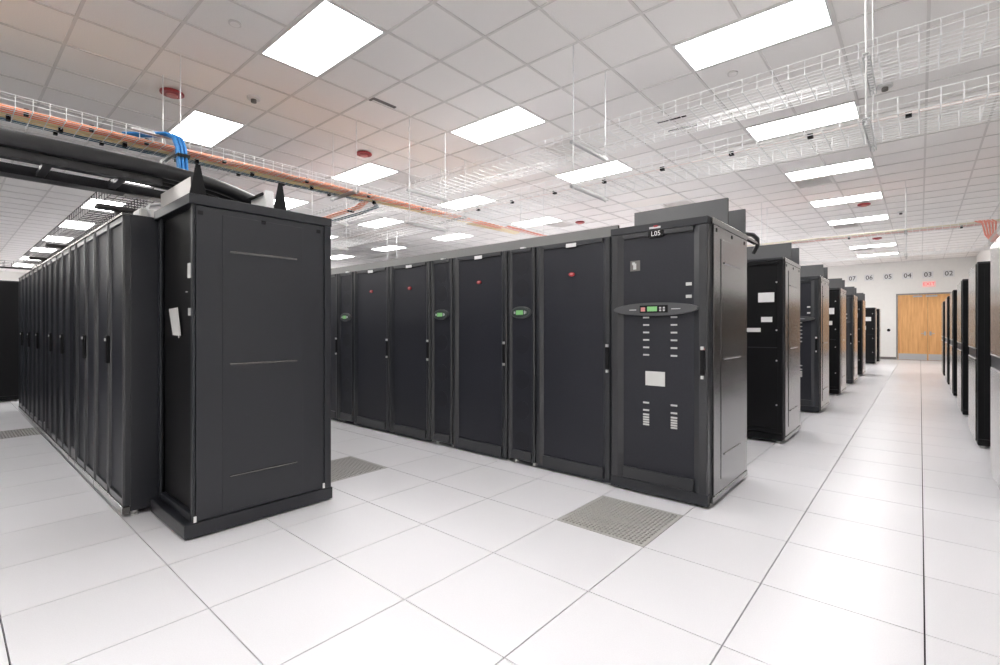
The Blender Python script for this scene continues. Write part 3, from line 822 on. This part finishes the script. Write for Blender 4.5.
bundle('cable_bundle', br, .011, 'orange', 'orange cable bundle branching left from the overhead tray junction', 'overhead cable bundles',
       [((-5.3, 2.6, ZU+.02), (.016, .05, .025), 0), ((-6.3, 2.6, ZU+.02), (.016, .05, .025), 0)])
br = []
for i in range(4):
    br.append([(-4.62, 2.3, ZU+.02), (-4.66, 2.55+.02*i, ZU+.03), (-4.85, 2.72+.02*i, ZU+.03), (-5.4, 2.76+.02*i, ZU+.02), (-7, 2.77+.02*i, ZU+.02), (-8.9, 2.77+.02*i, ZU+.02)])
bundle('cable_bundle', br, .010, 'teal', 'dark teal cable bundle branching left below the orange branch', 'overhead cable bundles')
bundle('cable_bundle', run_y(-4.335, ZU+.018, 5.05, 9.9, 6, .010, .09, 5), .010, 'redcable', 'thin red cable bundle continuing down the overhead tray toward the back', 'overhead cable bundles')
bundle('cable_bundle', run_x(10.06, ZU+.018, -4.2, 2.3, 6, .010, .09, 6), .010, 'redcable', 'red cable bundle in the far tray over the aisle', 'overhead cable bundles',
       [((x, 10.06, ZU+.02), (.016, .05, .03), 0) for x in (.15, 1.0, 1.75)])
bundle('cable_bundle', run_x(9.88, ZU+.018, -4.2, 2.6, 5, .010, .09, 8), .010, 'cream', 'pale cream cable bundle in the far tray over the aisle', 'overhead cable bundles')
dr_ = [[(1.9+.05*i, 9.84, ZU+.05), (1.99+.04*i, 9.80, ZU), (2.02+.03*i, 9.72, ZL+.2), (2.08+.03*i, 9.55, ZL+.06), (2.12+.03*i, 9.2, ZL+.02), (2.12+.03*i, 7.5, ZL+.02)] for i in range(5)]
bundle('cable_bundle', dr_, .013, 'redcable', 'red cables dropping from the far tray toward the right-hand racks', 'overhead cable bundles')
bundle('cable_bundle', [[(-8.9+q*.6, 2.54+.012*math.sin(q), ZL+.012+.004*math.sin(2*q)) for q in range(20)], [(-8.9+q*.6, 2.56+.012*math.sin(q+1), ZL+.012) for q in range(20)]], (.0035), 'palepink', 'thin pink cable with black ties in the lower wire tray', 'overhead cable bundles',
       [((x, 2.55, ZL+.008), (.016, .016, .014), 0) for x in (-2.6, -2.1, -1.55, -1.0, -.45, .1, .62, 1.15)])
for x0, x1, y, z, lab in ((-.51, -.27, 2.585, ZU+.012, 'short black strap lying in the upper wire tray'), (-.51, -.265, 2.82, ZU+.012, 'second short black strap in the upper wire tray')):
    tag(MB().tube([(x0, y, z), ((x0+x1)/2, y+.01, z), (x1, y+.02, z)], .006, 6).build('cable_strap', 'black'), lab, 'strap')
# blue cables falling out of the tray
bl = []
for i in range(9):
    ox = (i % 3)*.022; oy = (i//3)*.03
    bl.append([(-4.42+ox, -.30+oy, ZU+.05), (-4.34+ox, -.14+oy, ZU+.075), (-4.22+ox, -.02+oy, ZU+.085), (-4.14+ox, .03+oy, ZU+.04), (-4.11+ox, .05+oy, ZU-.05), (-4.10+ox, .06+oy, ZU-.25), (-4.10+ox, .06+oy, 2.50), (-4.10+ox, .03+oy, 2.02)])
bundle('cable_bundle', bl, .012, 'blue', 'bright blue cable bundle hanging from the overhead tray to the racks', 'overhead cable bundles',
       [((-4.08, .09, ZU-.13), (.045, .05, .014), 0)])
tag(MB().box(-4.27, -4.23, -.26, .08, ZU+.062, ZU+.082).build('drop_out_bracket', 'steel'), 'short steel bracket under the bright blue cables', 'bracket')

# black ladder rack with thick power cables, over the left row end
t = thing('ladder_rack', (-2.95, -1.6, 2.30), 'black overhead ladder rack reaching the end cabinet', 'ladder rack')
B(.36, .40, -3.55, 1.15, -.12, -.075).build('side_rail', 'hose', t)
B(-.17, -.04, -3.55, 1.28, -.11, -.05).build('side_rail', 'hose', t)
for yy in (-2.9, -2.4, -1.9, -1.4, -.9, -.4, .05, .62, .97):
    B(-.05, .36, yy-.02, yy+.02, -.10, -.075).build('rung', 'hose', t)
B(-.14, -.07, 1.05, 1.20, -.114, -.11).build('label_strip', 'paper', t)
for i, (ox, oz) in enumerate(((.0, 0), (.095, .0), (.19, 0.0), (.285, .0))):
    Z = 2.275; X0 = -2.82+ox
    pts = [(X0, -5.1, Z), (X0, -3.0, Z), (X0, -1.6, Z), (X0, -1.0, Z), (X0, -.55, Z),
           (X0, -.30, Z-.01), (X0+.02, -.10, Z-.04), (X0+.05, .08, Z-.10), (X0+.07, .20+.03*i, Z-.16), (X0+.08, .26+.03*i, 2.056)]
    # refine
    fine = []
    for a, b in zip(pts[:-1], pts[1:]):
        for q in range(3): fine.append(tuple(Vector(a).lerp(Vector(b), q/3)))
    fine.append(pts[-1])
    for _ in range(3): fine = [fine[0]] + [tuple((Vector(fine[k-1])+Vector(fine[k])*2+Vector(fine[k+1]))/4) for k in range(1, len(fine)-1)] + [fine[-1]]
    mb = MB(); mb.smooth = True; mb.tube(fine, .045, 14)
    tag(mb.build('power_cable', 'hose'), 'thick black power cable on the ladder rack, %s of four' % ['lowest in the picture', 'second lowest', 'second highest', 'highest in the picture'][i], 'cable', 'black power cables')
# clutter on the left row tops
t = thing('junction_box', (-3.28, -.36, LH+.002), 'small pale junction box on top of the nearest left rack', 'box')
B(-.10, .10, -.07, .07, 0.0, .13).build('case', 'vent_grey', t, bevel=.006); B(-.085, .085, -.074, -.07, .015, .115).build('lid', 'light_frame', t)
mb = MB(); mb.smooth = True
mb.tube([(-2.95, -.42, 2.015), (-2.96, -.43, 2.08), (-2.97, -.44, 2.10), (-2.98, -.42, 2.13), (-2.98, -.34, 2.15), (-2.96, -.25, 2.13), (-2.95, -.2, 2.08), (-2.95, -.18, 2.015)], .011, 8)
tag(mb.build('cable_loop', 'light_frame'), 'short pale cable loop on top of the nearest left rack', 'cable')

# ------------------------------------------------------------------ ceiling fixtures
for (x, y, lab) in ((-5.132, .284, 'red-ringed round ceiling detector nearest, above the coloured cables'), (-5.148, 2.729, 'red-ringed round ceiling detector in front of a panel light'),
                    (-5.20, 8.85, 'small red-ringed ceiling detector far over the second row'), (.30, 11.26, 'small red-ringed ceiling detector over the far aisle'), (.25, 16.28, 'tiny red-ringed ceiling detector farthest down the aisle')):
    t = thing('ceiling_detector', (x, y, ZC), lab, 'detector', 'red-ringed ceiling detectors')
    MB().cyl(0, 0, .115, -.03, 0, 24).build('ring', 'red', t, bevel=.01)
    MB().cyl(0, 0, .055, -.055, -.03, 18).build('lens', 'pink', t, bevel=.01)
for (x, y, lab) in ((-3.30, .26, 'flush round ceiling disc at upper left'), (-.27, 3.91, 'flush round ceiling disc beside the top right panel light')):
    t = thing('ceiling_disc', (x, y, ZC), lab, 'disc', 'flush ceiling discs')
    MB().cyl(0, 0, .05, -.006, 0.012, 24).build('rim', 'ceiling_grid', t); MB().cyl(0, 0, .038, -.009, -.004, 24).build('cover', 'ceiling_tile', t)
for (x, y, lab) in ((.914, 5.24, 'small dark-centred ceiling sensor between the wire trays at right'), (.87, 12.68, 'small grey ceiling sensor far over the aisle'), (-4.585, .93, 'small sprinkler head right of the nearest red detector')):
    t = thing('ceiling_sensor', (x, y, ZC), lab, 'sensor', 'small ceiling sensors')
    MB().cyl(0, 0, .07, -.018, .01, 20).build('base', 'light_frame', t, bevel=.005); MB().cyl(0, 0, .03, -.055, -.018, 14).build('tip', 'base_grey', t, bevel=.005)
t = thing('ceiling_slot', (-3.56, 1.965, ZC), 'short black slot diffuser in the ceiling left of the second panel light', 'vent')
B(-.02, .02, -.16, .16, -.004, .012).build('slot', 'base_grey', t); B(-.07, -.02, -.16, -.13, -.004, .012).build('slot_return', 'base_grey', t)
